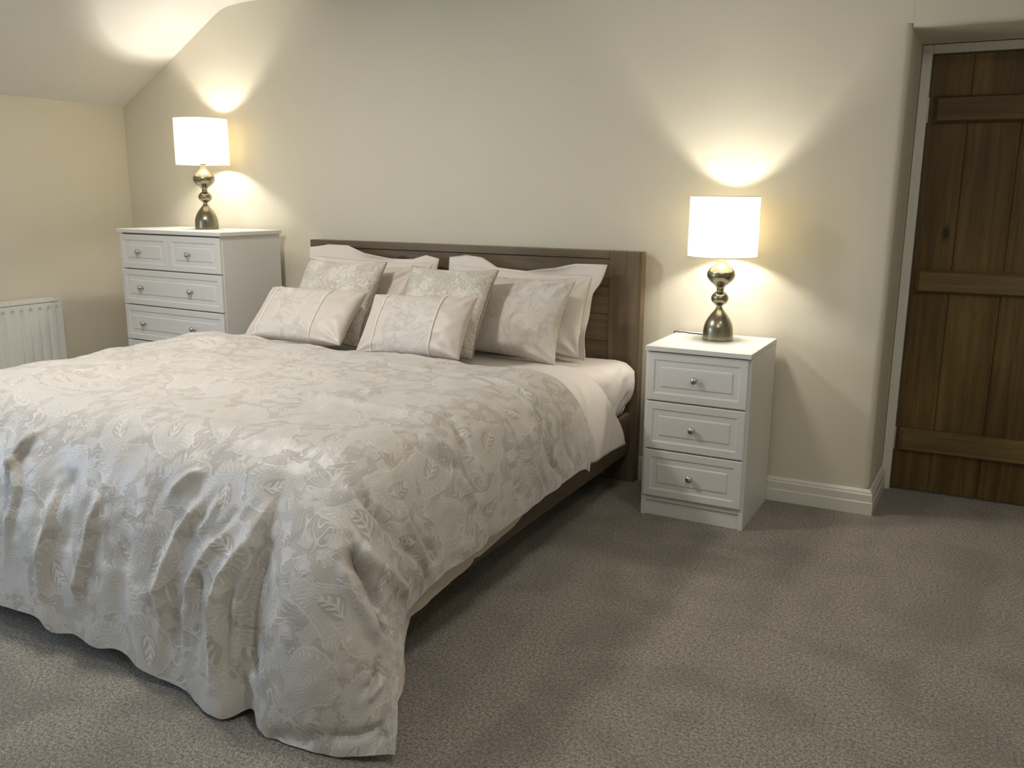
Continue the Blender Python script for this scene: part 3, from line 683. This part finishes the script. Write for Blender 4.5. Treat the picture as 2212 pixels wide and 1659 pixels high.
#CLOTH>>
STROKES = [
    ([[-1.69,-2.117],[-1.72,-2.172],[-1.741,-2.24],[-1.751,-2.297]], 0.016, 0.016),
    ([[-1.71,-2.138],[-1.751,-2.217],[-1.69,-2.307],[-1.69,-2.378],[-1.69,-2.539]], 0.016, 0.016),
    ([[-1.537,-2.265],[-1.537,-2.342],[-1.526,-2.4],[-1.537,-2.487],[-1.526,-2.553],[-1.506,-2.643]], 0.018, 0.018),
    ([[-1.353,-2.244],[-1.363,-2.348],[-1.373,-2.476],[-1.383,-2.529],[-1.394,-2.574]], 0.018, 0.020),
    ([[-1.016,-2.153],[-1.047,-2.167],[-1.098,-2.236]], 0.014, 0.013),
    ([[-0.955,-2.186],[-0.986,-2.247],[-1.026,-2.315],[-1.047,-2.391],[-1.067,-2.475],[-1.047,-2.532],[-1.057,-2.654]], 0.020, 0.022),
    ([[-0.904,-2.2],[-0.935,-2.271],[-0.965,-2.32]], 0.014, 0.011),
    ([[-0.843,-2.266],[-0.873,-2.326],[-0.894,-2.352],[-0.945,-2.434],[-0.955,-2.533],[-0.975,-2.652]], 0.016, 0.018),
    ([[-0.741,-2.176],[-0.751,-2.218],[-0.771,-2.298],[-0.802,-2.371],[-0.822,-2.402],[-0.833,-2.499],[-0.822,-2.582],[-0.822,-2.684]], 0.018, 0.026),
    ([[-0.741,-2.282],[-0.751,-2.313],[-0.761,-2.388],[-0.771,-2.46],[-0.761,-2.591],[-0.669,-2.682]], 0.018, 0.022),
    ([[-0.7,-2.305],[-0.741,-2.376],[-0.751,-2.454],[-0.741,-2.575],[-0.606,-2.657]], 0.020, -0.012),
    ([[-1.506,-2.205],[-1.465,-2.334],[-1.455,-2.472]], 0.030, -0.012),
    ([[-1.22,-2.241],[-1.22,-2.363],[-1.22,-2.526],[-1.22,-2.653]], 0.040, -0.008),
    ([[-0.833,-2.223],[-0.873,-2.289],[-0.924,-2.318]], 0.020, -0.010),
    ([[-0.924,-2.387],[-0.904,-2.476],[-0.904,-2.619]], 0.018, -0.014),
    ([[-0.802,-2.413],[-0.792,-2.5],[-0.782,-2.67]], 0.018, -0.014),
    ([[-0.633,-2.252],[-0.58,-2.39],[-0.524,-2.527],[-0.485,-2.632]], 0.060, 0.012),
    ([[-0.498,-2.204],[-0.465,-2.244],[-0.4,-2.252],[-0.343,-2.269],[-0.288,-2.287]], 0.019, -0.050),
    ([[-0.472,-2.196],[-0.423,-2.204],[-0.316,-2.173],[-0.196,-2.109]], 0.030, 0.024),
    ([[-0.4,-2.269],[-0.343,-2.305],[-0.288,-2.332],[-0.259,-2.341]], 0.015, -0.044),
    ([[-0.498,-2.244],[-0.451,-2.296],[-0.368,-2.341],[-0.298,-2.41]], 0.030, 0.022),
    ([[-0.4,-2.082],[-0.316,-2.031],[-0.249,-1.975],[-0.185,-1.93]], 0.013, 0.018),
    ([[-0.549,-2.082],[-0.478,-2.095],[-0.351,-2.056],[-0.188,-1.921]], 0.017, -0.032),
    ([[-0.465,-1.999],[-0.384,-1.999],[-0.288,-1.956],[-0.183,-1.902]], 0.014, 0.016),
    ([[-0.4,-1.987],[-0.334,-1.949],[-0.247,-1.893],[-0.191,-1.874]], 0.012, -0.014),
    ([[-0.587,-2.095],[-0.505,-2.122],[-0.415,-2.122]], 0.030, 0.014),
    ([[-0.585,-1.568],[-0.534,-1.596],[-0.456,-1.642],[-0.387,-1.651],[-0.308,-1.661],[-0.183,-1.586]], 0.016, -0.030),
    ([[-0.515,-1.726],[-0.416,-1.726],[-0.341,-1.689],[-0.211,-1.614]], 0.016, 0.016),
    ([[-1.016,-1.614],[-0.802,-1.633],[-0.619,-1.633],[-0.534,-1.614]], 0.030, 0.014),
    ([[-0.566,-1.8],[-0.509,-1.791],[-0.457,-1.744],[-0.408,-1.679]], 0.018, -0.014),
    ([[-0.579,-1.744],[-0.515,-1.726],[-0.457,-1.689]], 0.018, 0.010),
    ([[-0.469,-1.429],[-0.373,-1.438],[-0.279,-1.419],[-0.219,-1.391]], 0.012, -0.013),
    ([[-0.443,-1.364],[-0.352,-1.354],[-0.281,-1.326],[-0.212,-1.299]], 0.012, -0.013),
    ([[-0.456,-1.401],[-0.366,-1.401],[-0.22,-1.354]], 0.012, 0.009),
    ([[-0.403,-1.317],[-0.29,-1.261],[-0.212,-1.206]], 0.011, -0.013),
    ([[-0.423,-1.345],[-0.322,-1.317],[-0.212,-1.243]], 0.010, 0.009),
    ([[-0.521,-1.141],[-0.437,-1.169],[-0.338,-1.141]], 0.013, -0.018),
    ([[-0.565,-1.159],[-0.495,-1.178],[-0.396,-1.178],[-0.307,-1.141]], 0.013, 0.012),
    ([[-0.396,-1.215],[-0.306,-1.178],[-0.223,-1.085]], 0.011, -0.012),
    ([[-0.431,-1.048],[-0.332,-1.048],[-0.235,-0.983]], 0.012, -0.010),
    ([[-0.792,-1.066],[-0.619,-1.113],[-0.527,-1.122],[-0.489,-1.131]], 0.012, 0.014),
    ([[-1.241,-1.066],[-1.047,-1.048],[-0.833,-1.076],[-0.626,-1.187]], 0.014, 0.008),
    ([[-1.251,-2.159],[-1.057,-2.138],[-0.884,-2.134],[-0.71,-2.122]], 0.050, 0.008),
    ([[-0.606,-2.707],[-0.498,-2.682],[-0.423,-2.669]], 0.020, -0.010),
    ([[-0.43,-2.657],[-0.343,-2.657],[-0.279,-2.645],[-0.218,-2.62]], 0.012, -0.018),
    ([[-0.334,-2.55],[-0.307,-2.516],[-0.288,-2.472]], 0.014, -0.018),
    ([[-0.307,-2.561],[-0.279,-2.527],[-0.249,-2.494]], 0.014, 0.014),
    ([[-0.259,-2.694],[-0.249,-2.657],[-0.196,-2.657]], 0.012, -0.012),
]
def grid_obj(name, P, UV, mat, parent=None, flip=False):
    nx, ny = P.shape[:2]; me = bpy.data.meshes.new(name)
    idx = np.arange(nx*ny).reshape(nx, ny)
    F = np.stack([idx[:-1, :-1], idx[1:, :-1], idx[1:, 1:], idx[:-1, 1:]], -1).reshape(-1, 4)
    if flip: F = F[:, ::-1]
    me.from_pydata(P.reshape(-1, 3).tolist(), [], F.tolist())
    if UV is not None:
        uvl = me.uv_layers.new(name='UVMap'); uf = UV.reshape(-1, 2)
        li = np.zeros(len(me.loops), dtype=np.int32); me.loops.foreach_get('vertex_index', li)
        uvl.data.foreach_set('uv', uf[li].astype(np.float32).ravel())
    return link_mesh(name, me, mat, parent, True)

P, UV = duvet_grid(strokes=STROKES)
duvet = grid_obj('duvet', P, UV, MT['duvet'], flip=True)
tag(duvet, 'pale paisley duvet spread over the bed and hanging down to the carpet', 'duvet')
LSIDE = [(-0.80, -0.468, 0.310), (-1.16, -0.466, 0.312), (-1.24, -0.470, 0.285), (-1.32, -0.478, 0.250), (-1.45, -0.484, 0.226), (-1.60, -0.488, 0.208), (-1.79, -0.490, 0.190), (-1.93, -0.490, 0.172)]
LFOOT = [(x, y+0.022, z+0.012) for x, y, z in FOOT]
Pl, UVl = duvet_grid(inset=0.032, hfrom=UV, side=LSIDE, foot=LFOOT, tip=np.array([-0.350, -2.235, 0.060]), strokes=STROKES)
ln = grid_obj('lining', Pl, UVl, MT['lining'], duvet, flip=True); ln['label'] = 'plain beige reverse of the duvet cover'

# mattress with fitted sheet
def mattress():
    x0, x1, y0, y1, z0, z1, r = -2.330, -0.564, -2.078, -0.106, 0.3230, 0.564, 0.055
    n = 5; prof = [(0.0-0.02, z0), (-0.004, z0+0.01), (0.0, z0+0.03)] + [(0.0, z0+0.03+(z1-r-z0-0.03)*k/6) for k in range(1, 7)] + [(-r+r*math.cos(a), z1-r+r*math.sin(a)) for a in np.linspace(0.25, PI/2, 6)]
    bm = bmesh.new(); rings = []
    def ringpts(off):
        R = 0.07; pts = []
        for cx, cy, a0 in ((x1-R, y1-R, 0), (x0+R, y1-R, PI/2), (x0+R, y0+R, PI), (x1-R, y0+R, 1.5*PI)):
            for k in range(9):
                a = a0+PI/2*k/8; pts.append((cx+(R+off)*math.cos(a), cy+(R+off)*math.sin(a)))
        out = []
        for i in range(len(pts)):
            A, B = pts[i], pts[(i+1) % len(pts)]; L = math.hypot(B[0]-A[0], B[1]-A[1]); m = max(1, int(L/0.02))
            for k in range(m): out.append((A[0]+(B[0]-A[0])*k/m, A[1]+(B[1]-A[1])*k/m))
        return out
    base = ringpts(0.0); cxm, cym = (x0+x1)/2, (y0+y1)/2
    N = len(base); nrm = []
    for i in range(N):
        t = Vector((base[(i+1) % N][0]-base[i-1][0], base[(i+1) % N][1]-base[i-1][1])).normalized(); nrm.append((t.y, -t.x))
    def puff(x, y, z):
        d = math.hypot(x+0.53, y+0.13); g = math.exp(-(d/0.25)**2)*math.exp(-((z-0.49)/0.10)**2)
        w = mnoise.noise(Vector((x*13, y*13, z*7)))*0.006 + mnoise.noise(Vector((x*30+y*18, y*30, z*16)))*0.004
        an = math.atan2(z-0.60, (x-y)*0.7+0.32)
        cr = (0.006*math.sin(an*15+3*w/0.006)+0.004*math.sin(an*29+1.0))*math.exp(-(d/0.26)**2)*min(1.0, max(0.0, (0.585-z)/0.04))
        return g*0.052 + cr + w*(0.4+2.4*math.exp(-(d/0.28)**2))
    for o, z in prof:
        rings.append([bm.verts.new((x+nx*(o+puff(x, y, z)), y+min(0.0, ny*(o+puff(x, y, z))) if y > y1-0.02 else y+ny*(o+puff(x, y, z)), z)) for (x, y), (nx, ny) in zip(base, nrm)])
    for s in (0.06, 0.12, 0.2, 0.35, 0.55, 0.8):
        z = z1+0.002*smooth01(np.array(s*2)).item(); 
        rings.append([bm.verts.new((x+nx*-r+(cxm-x-nx*-r)*s, y+ny*-r+(cym-y-ny*-r)*s, z+0.002*mnoise.noise(Vector((x*9+s*20, y*9, 0))))) for (x, y), (nx, ny) in zip(base, nrm)])
    for A, B in zip(rings, rings[1:]):
        for i in range(N): bm.faces.new((A[i], A[(i+1) % N], B[(i+1) % N], B[i]))
    bm.faces.new(rings[-1]); bm.faces.new(rings[0][::-1])
    return obj('mattress', bm, MT['fitted'], smooth=True)
tag(mattress(), 'mattress in a pale blush fitted sheet, bare at the headboard corner', 'mattress')

# flat sheet showing between the pillows and the duvet
def flat_sheet():
    nx, nr, ny = 90, 60, 60
    ys = np.linspace(0, 1, ny); xs = np.linspace(-2.20, -0.72, nx); tr = np.linspace(0, 1, nr+1)[1:]
    P = np.zeros((nx+nr, ny, 3))
    for j, t in enumerate(ys):
        yh, ye = -0.36, -1.00
        y = yh+(ye-yh)*t
        zt = 0.583+0.003*np.sin(xs*7)
        P[:nx, j] = np.stack([xs, np.full(nx, y), zt], -1)
        hx = np.interp(y, [-1.0, -0.92, -0.80, -0.70, -0.36], [-0.497, -0.492, -0.478, -0.452, -0.443])
        hz = np.interp(y, [-1.0, -0.85, -0.36], [0.30, 0.290, 0.282])
        P0 = np.array([xs[-1], y, zt[-1]])[None]; w = float(np.clip((y+0.90)/0.15, 0, 1)); P1 = np.array([-0.550+0.017*w, y, 0.592+0.012*w])[None]; P2 = np.array([hx-0.004+0.016*w, y-0.012, 0.515])[None]; P3 = np.array([hx, y-0.025*(1-t), hz])[None]
        P[nx:, j] = bez(P0, P1, P2, P3, tr)
        P[:, j, 1] += np.concatenate([-0.10*smooth01((xs+1.0)/0.28), -0.10-0.10*np.interp(tr, [0, 0.35, 0.55, 0.8, 1], [0, 0.8, 0.95, 0.25, -0.45])])*(1-t)
    N = grid_normals(P); N *= np.sign(N[..., 2].mean())
    X_, Y_ = P[..., 0], P[..., 1]; s = np.zeros((nx+nr, ny)); s[nx:] = tr[:, None]
    drop = smooth01(s*1.5)
    dirn = Y_ + 0.30*s
    h = drop*(0.007*vnoise(dirn*11, s*1.5, 21)+0.005*vnoise(dirn*25, s*2, 22)) + 0.002*vnoise(X_*9, Y_*14, 23)
    h = h*np.where(Y_ < -0.80, 0.3, 1.0)
    return P + N*h[..., None]
Ps = flat_sheet()
fs = grid_obj('flat_sheet', Ps, None, MT['sheet'], flip=True)
sol = fs.modifiers.new('thickness', 'SOLIDIFY'); sol.thickness = 0.004; sol.offset = -1
tag(fs, 'plain blush sheet showing between pillows and duvet, hanging over the bed side', 'sheet')

# ------------------------------------------------------------------ pillows and cushions
def pil_axes(yaw, tilt, roll):
    ex = Vector((math.cos(yaw), math.sin(yaw), 0)); b = Vector((-math.sin(yaw), math.cos(yaw), 0))
    ey = b*math.sin(tilt)+Vector((0, 0, 1))*math.cos(tilt)
    c, s = math.cos(roll), math.sin(roll); ex2 = c*ex+s*ey; ey2 = -s*ex+c*ey
    return ex2, ey2, ex2.cross(ey2)
def pil_matrix(q):
    ex, ey, ez = pil_axes(*q[3:6])
    return Matrix(((ex.x, ey.x, ez.x, q[0]), (ex.y, ey.y, ez.y, q[1]), (ex.z, ey.z, ez.z, q[2]), (0, 0, 0, 1)))
def pil_point(u, v, W, Ht, T, side, pinch, seed, wr, slump=0.0):
    """u, v in -1..1; local x across, y up from the bottom edge, z towards the viewer"""
    x = u*W/2*(1-pinch*(1-v*v)*abs(u)**3); y = (v*Ht/2)*(1-pinch*(1-u*u)*abs(v)**3)
    a = max(0.0, 1-u*u)**0.5; b = max(0.0, 1-v*v)**0.5
    f = (a*b)**0.78
    f *= 1.0 + slump*(-v)*0.35
    z = T/2*f
    c = mnoise.noise(Vector((u*2.6+seed, v*2.2, side*3.0)))*0.5 + mnoise.noise(Vector((u*6+seed, v*5, side*5.0)))*0.28
    z += wr*c*min(1.0, f*1.6)
    # pulls running in from the corners
    for sx in (-1, 1):
        for sy in (-1, 1):
            du, dv = (1-sx*u), (1-sy*v); r = math.hypot(du, dv); an = math.atan2(dv, du)
            z += wr*0.7*math.sin(an*9+seed*2+sx)*math.exp(-(r/0.55)**2)*min(1, r*3)*min(1.0, f*2.5)
    return (x, y+Ht/2, side*z)
def pil_patch(name, W, Ht, T, pinch, seed, wr, mat, parent, u0=-1.0, u1=1.0, nu=56, nv=44, slump=0.0, uvo=(0, 0)):
    bm = bmesh.new(); uvl = bm.loops.layers.uv.new('UVMap')
    def ease(i, n, a, b):
        t = i/n; return a+(b-a)*t
    us = [ease(i, nu, u0, u1) for i in range(nu+1)]
    us = [math.sin(u*PI/2) if u0 == -1.0 and u1 == 1.0 else u for u in us]
    vs = [math.sin((-1+2*j/nv)*PI/2) for j in range(nv+1)]
    for side in (1, -1):
        G = [[bm.verts.new(pil_point(u, v, W, Ht, T, side, pinch, seed, wr, slump)) for v in vs] for u in us]
        for i in range(nu):
            for j in range(nv):
                f = bm.faces.new((G[i][j], G[i+1][j], G[i+1][j+1], G[i][j+1]))
                for lp, (ii, jj) in zip(f.loops, ((i, j), (i+1, j), (i+1, j+1), (i, j+1))):
                    lp[uvl].uv = (us[ii]*W/2+uvo[0]+(side < 0)*2, vs[jj]*Ht/2+uvo[1])
    bmesh.ops.remove_doubles(bm, verts=bm.verts, dist=1e-5)
    return obj(name, bm, mat, parent, smooth=True)
def seam_loop(W, Ht, pinch, n=40):
    L = []
    for k in range(n): L.append((-1+2*k/n, -1))
    for k in range(n): L.append((1, -1+2*k/n))
    for k in range(n): L.append((1-2*k/n, 1))
    for k in range(n): L.append((-1, 1-2*k/n))
    return [Vector(pil_point(u, v, W, Ht, 0, 1, pinch, 0, 0)) for u, v in L], L
def place(name, label, cat, q, group):
    t = thing(name, label, cat, (0, 0, 0), 0, group); t.matrix_world = pil_matrix(q); return t
def flange(parent, W, Ht, pinch, wd, seed, mat, prof=None):
    """flat oxford border standing off the seam, gently waved"""
    pts, L = seam_loop(W, Ht, pinch, 40); n = len(pts); bm = bmesh.new(); rows = []
    c = Vector((0, Ht/2, 0)); K = 5
    for i, (p, (u, v)) in enumerate(zip(pts, L)):
        ou = u if abs(u) > 0.985 else 0.0; ov = v if abs(v) > 0.985 else 0.0
        # mitred corners: push the ends of each edge outwards too
        ou = ou if ou else (max(0, abs(u)-0.8)/0.2)**2*math.copysign(1, u); ov = ov if ov else (max(0, abs(v)-0.8)/0.2)**2*math.copysign(1, v)
        m = 1.0
        if prof and v > 0.985: m = float(np.interp(u, *prof))
        elif prof: m = float(np.interp(v, [-1, 0.6, 1], [0.45, 0.45, prof[1][-1] if u > 0 else prof[1][0]]))
        d = Vector((ou, ov*(0.25 if v < -0.9 else 1.0), 0))*wd*m; rr = []
        for k in range(K+1):
            t = k/K; w = 0.016*math.sin(i*0.13+seed)+0.008*math.sin(i*0.31+seed*2)
            rr.append(bm.verts.new(p + d*t*(1.0+0.18*math.sin(i*0.11+seed*1.7)) + Vector((0, 0, w*t*t)) - d*0.04*(1-t)))
        rows.append(rr)
    for i in range(n):
        A, B = rows[i], rows[(i+1) % n]
        for k in range(K): bm.faces.new((A[k], B[k], B[k+1], A[k+1]))
    o = obj('flange', bm, mat, parent, smooth=True); s = o.modifiers.new('thickness', 'SOLIDIFY'); s.thickness = 0.002; s.offset = 0
    return o
# (x, y, z of the bottom edge centre, yaw, tilt, roll, width, height)
def pillow(label, q, T, mat, seed, fl, wr=0.014, prof=None, pinch=0.05):
    W, Ht = q[6], q[7]; t = place('pillow', label, 'pillow', q, 'pillows against the headboard')
    pil_patch('pillowcase', W, Ht, T, pinch, seed, wr, mat, t, slump=0.6)
    if fl: flange(t, W, Ht, pinch, fl, seed, MT['pillowcase'], prof)
    return t
pillow('plain oyster pillow against the left half of the headboard, behind a velvet cushion', [-1.885, -0.272, 0.594, 0.02, 0.29, -0.01, 0.70, 0.375], 0.13, MT['pillowcase'], 1.0, 0.060, prof=([-1, -0.8, -0.45, -0.1, 0.3, 0.65, 0.85, 1], [0.7, 1.0, 1.05, 0.55, 0.35, 0.45, 0.85, 0.5]))
pillow('plain oyster oxford pillow against the right half of the headboard', [-1.075, -0.272, 0.594, 0.015, 0.29, -0.03, 0.70, 0.360], 0.13, MT['pillowcase'], 2.4, 0.060, prof=([-1, -0.85, -0.6, -0.35, 0.1, 0.5, 0.75, 1], [0.8, 1.15, 1.0, 0.25, 0.12, 0.35, 0.75, 0.9]))
pillow('beige pillow standing between the two velvet cushions on the left side', [-1.83, -0.434, 0.594, -0.04, 0.395, 0.02, 0.64, 0.375], 0.115, MT['satin'], 3.7, 0.0, wr=0.018, pinch=0.08)
pillow('pale paisley pillow leaning in front of the right oxford pillow', [-1.075, -0.448, 0.594, -0.08, 0.44, -0.02, 0.66, 0.372], 0.12, MT['paisley2'], 4.9, 0.0, wr=0.018, pinch=0.09)
def velvet(label, q, T, seed):
    W, Ht = q[6], q[7]; t = place('velvet_cushion', label, 'cushion', q, 'square crushed velvet cushions')
    pil_patch('cushion_cover', W, Ht, T, 0.075, seed, 0.007, MT['velvet'], t, uvo=(seed*3, seed))
    pts, _ = seam_loop(W, Ht, 0.075, 30); bm = bmesh.new(); tube(bm, pts, 0.0045, 8, True); obj('piping', bm, MT['velvetpipe'], t, smooth=True)
velvet('square crushed velvet cushion on the left, nearest the chest of drawers', [-1.863, -0.620, 0.606, -0.013, 0.575, 0.006, 0.449, 0.425], 0.13, 0.7)
velvet('square crushed velvet cushion in front of the paisley pillow on the right', [-1.272, -0.625, 0.606, -0.03, 0.55, 0.003, 0.440, 0.410], 0.13, 1.9)
def boudoir(label, q, T, seed, ua, ub):
    W, Ht = q[6], q[7]; t = place('bolster_cushion', label, 'cushion', q, 'small oblong cushions with corded satin ends')
    pil_patch('centre_panel', W, Ht, T, 0.05, seed, 0.007, MT['paisley2'], t, ua, ub, 40, 40, uvo=(seed*2, seed))
    for a, b in ((-1.0, ua), (ub, 1.0)):
        nu = 22; pil_patch('end_panel', W, Ht, T, 0.05, seed, 0.010, MT['satin'], t, a, b, nu, 40)['label'] = 'plain satin end panel'
    for uc in (ua, ub):
        pts = []
        for j in range(41): pts.append(Vector(pil_point(uc, math.sin((-1+2*j/40)*PI/2), W, Ht, T+0.003, 1, 0.05, seed, 0.007)))
        for j in range(1, 40): pts.append(Vector(pil_point(uc, math.sin((1-2*j/40)*PI/2), W, Ht, T+0.003, -1, 0.05, seed, 0.007)))
        bm = bmesh.new(); tube(bm, pts, 0.0042, 8, True); obj('cord_trim', bm, MT['cordtrim'], t, smooth=True)
boudoir('small oblong paisley cushion with satin ends on the left, in front of velvet cushion', [-1.848, -0.818, 0.646, 0.019, 0.80, 0.007, 0.526, 0.290], 0.11, 0.4, -0.74, 0.38)
boudoir('small oblong paisley cushion with satin ends nearest the right of the bed', [-1.257, -0.810, 0.631, -0.008, 0.62, 0.035, 0.500, 0.280], 0.11, 1.6, -0.66, 0.46)
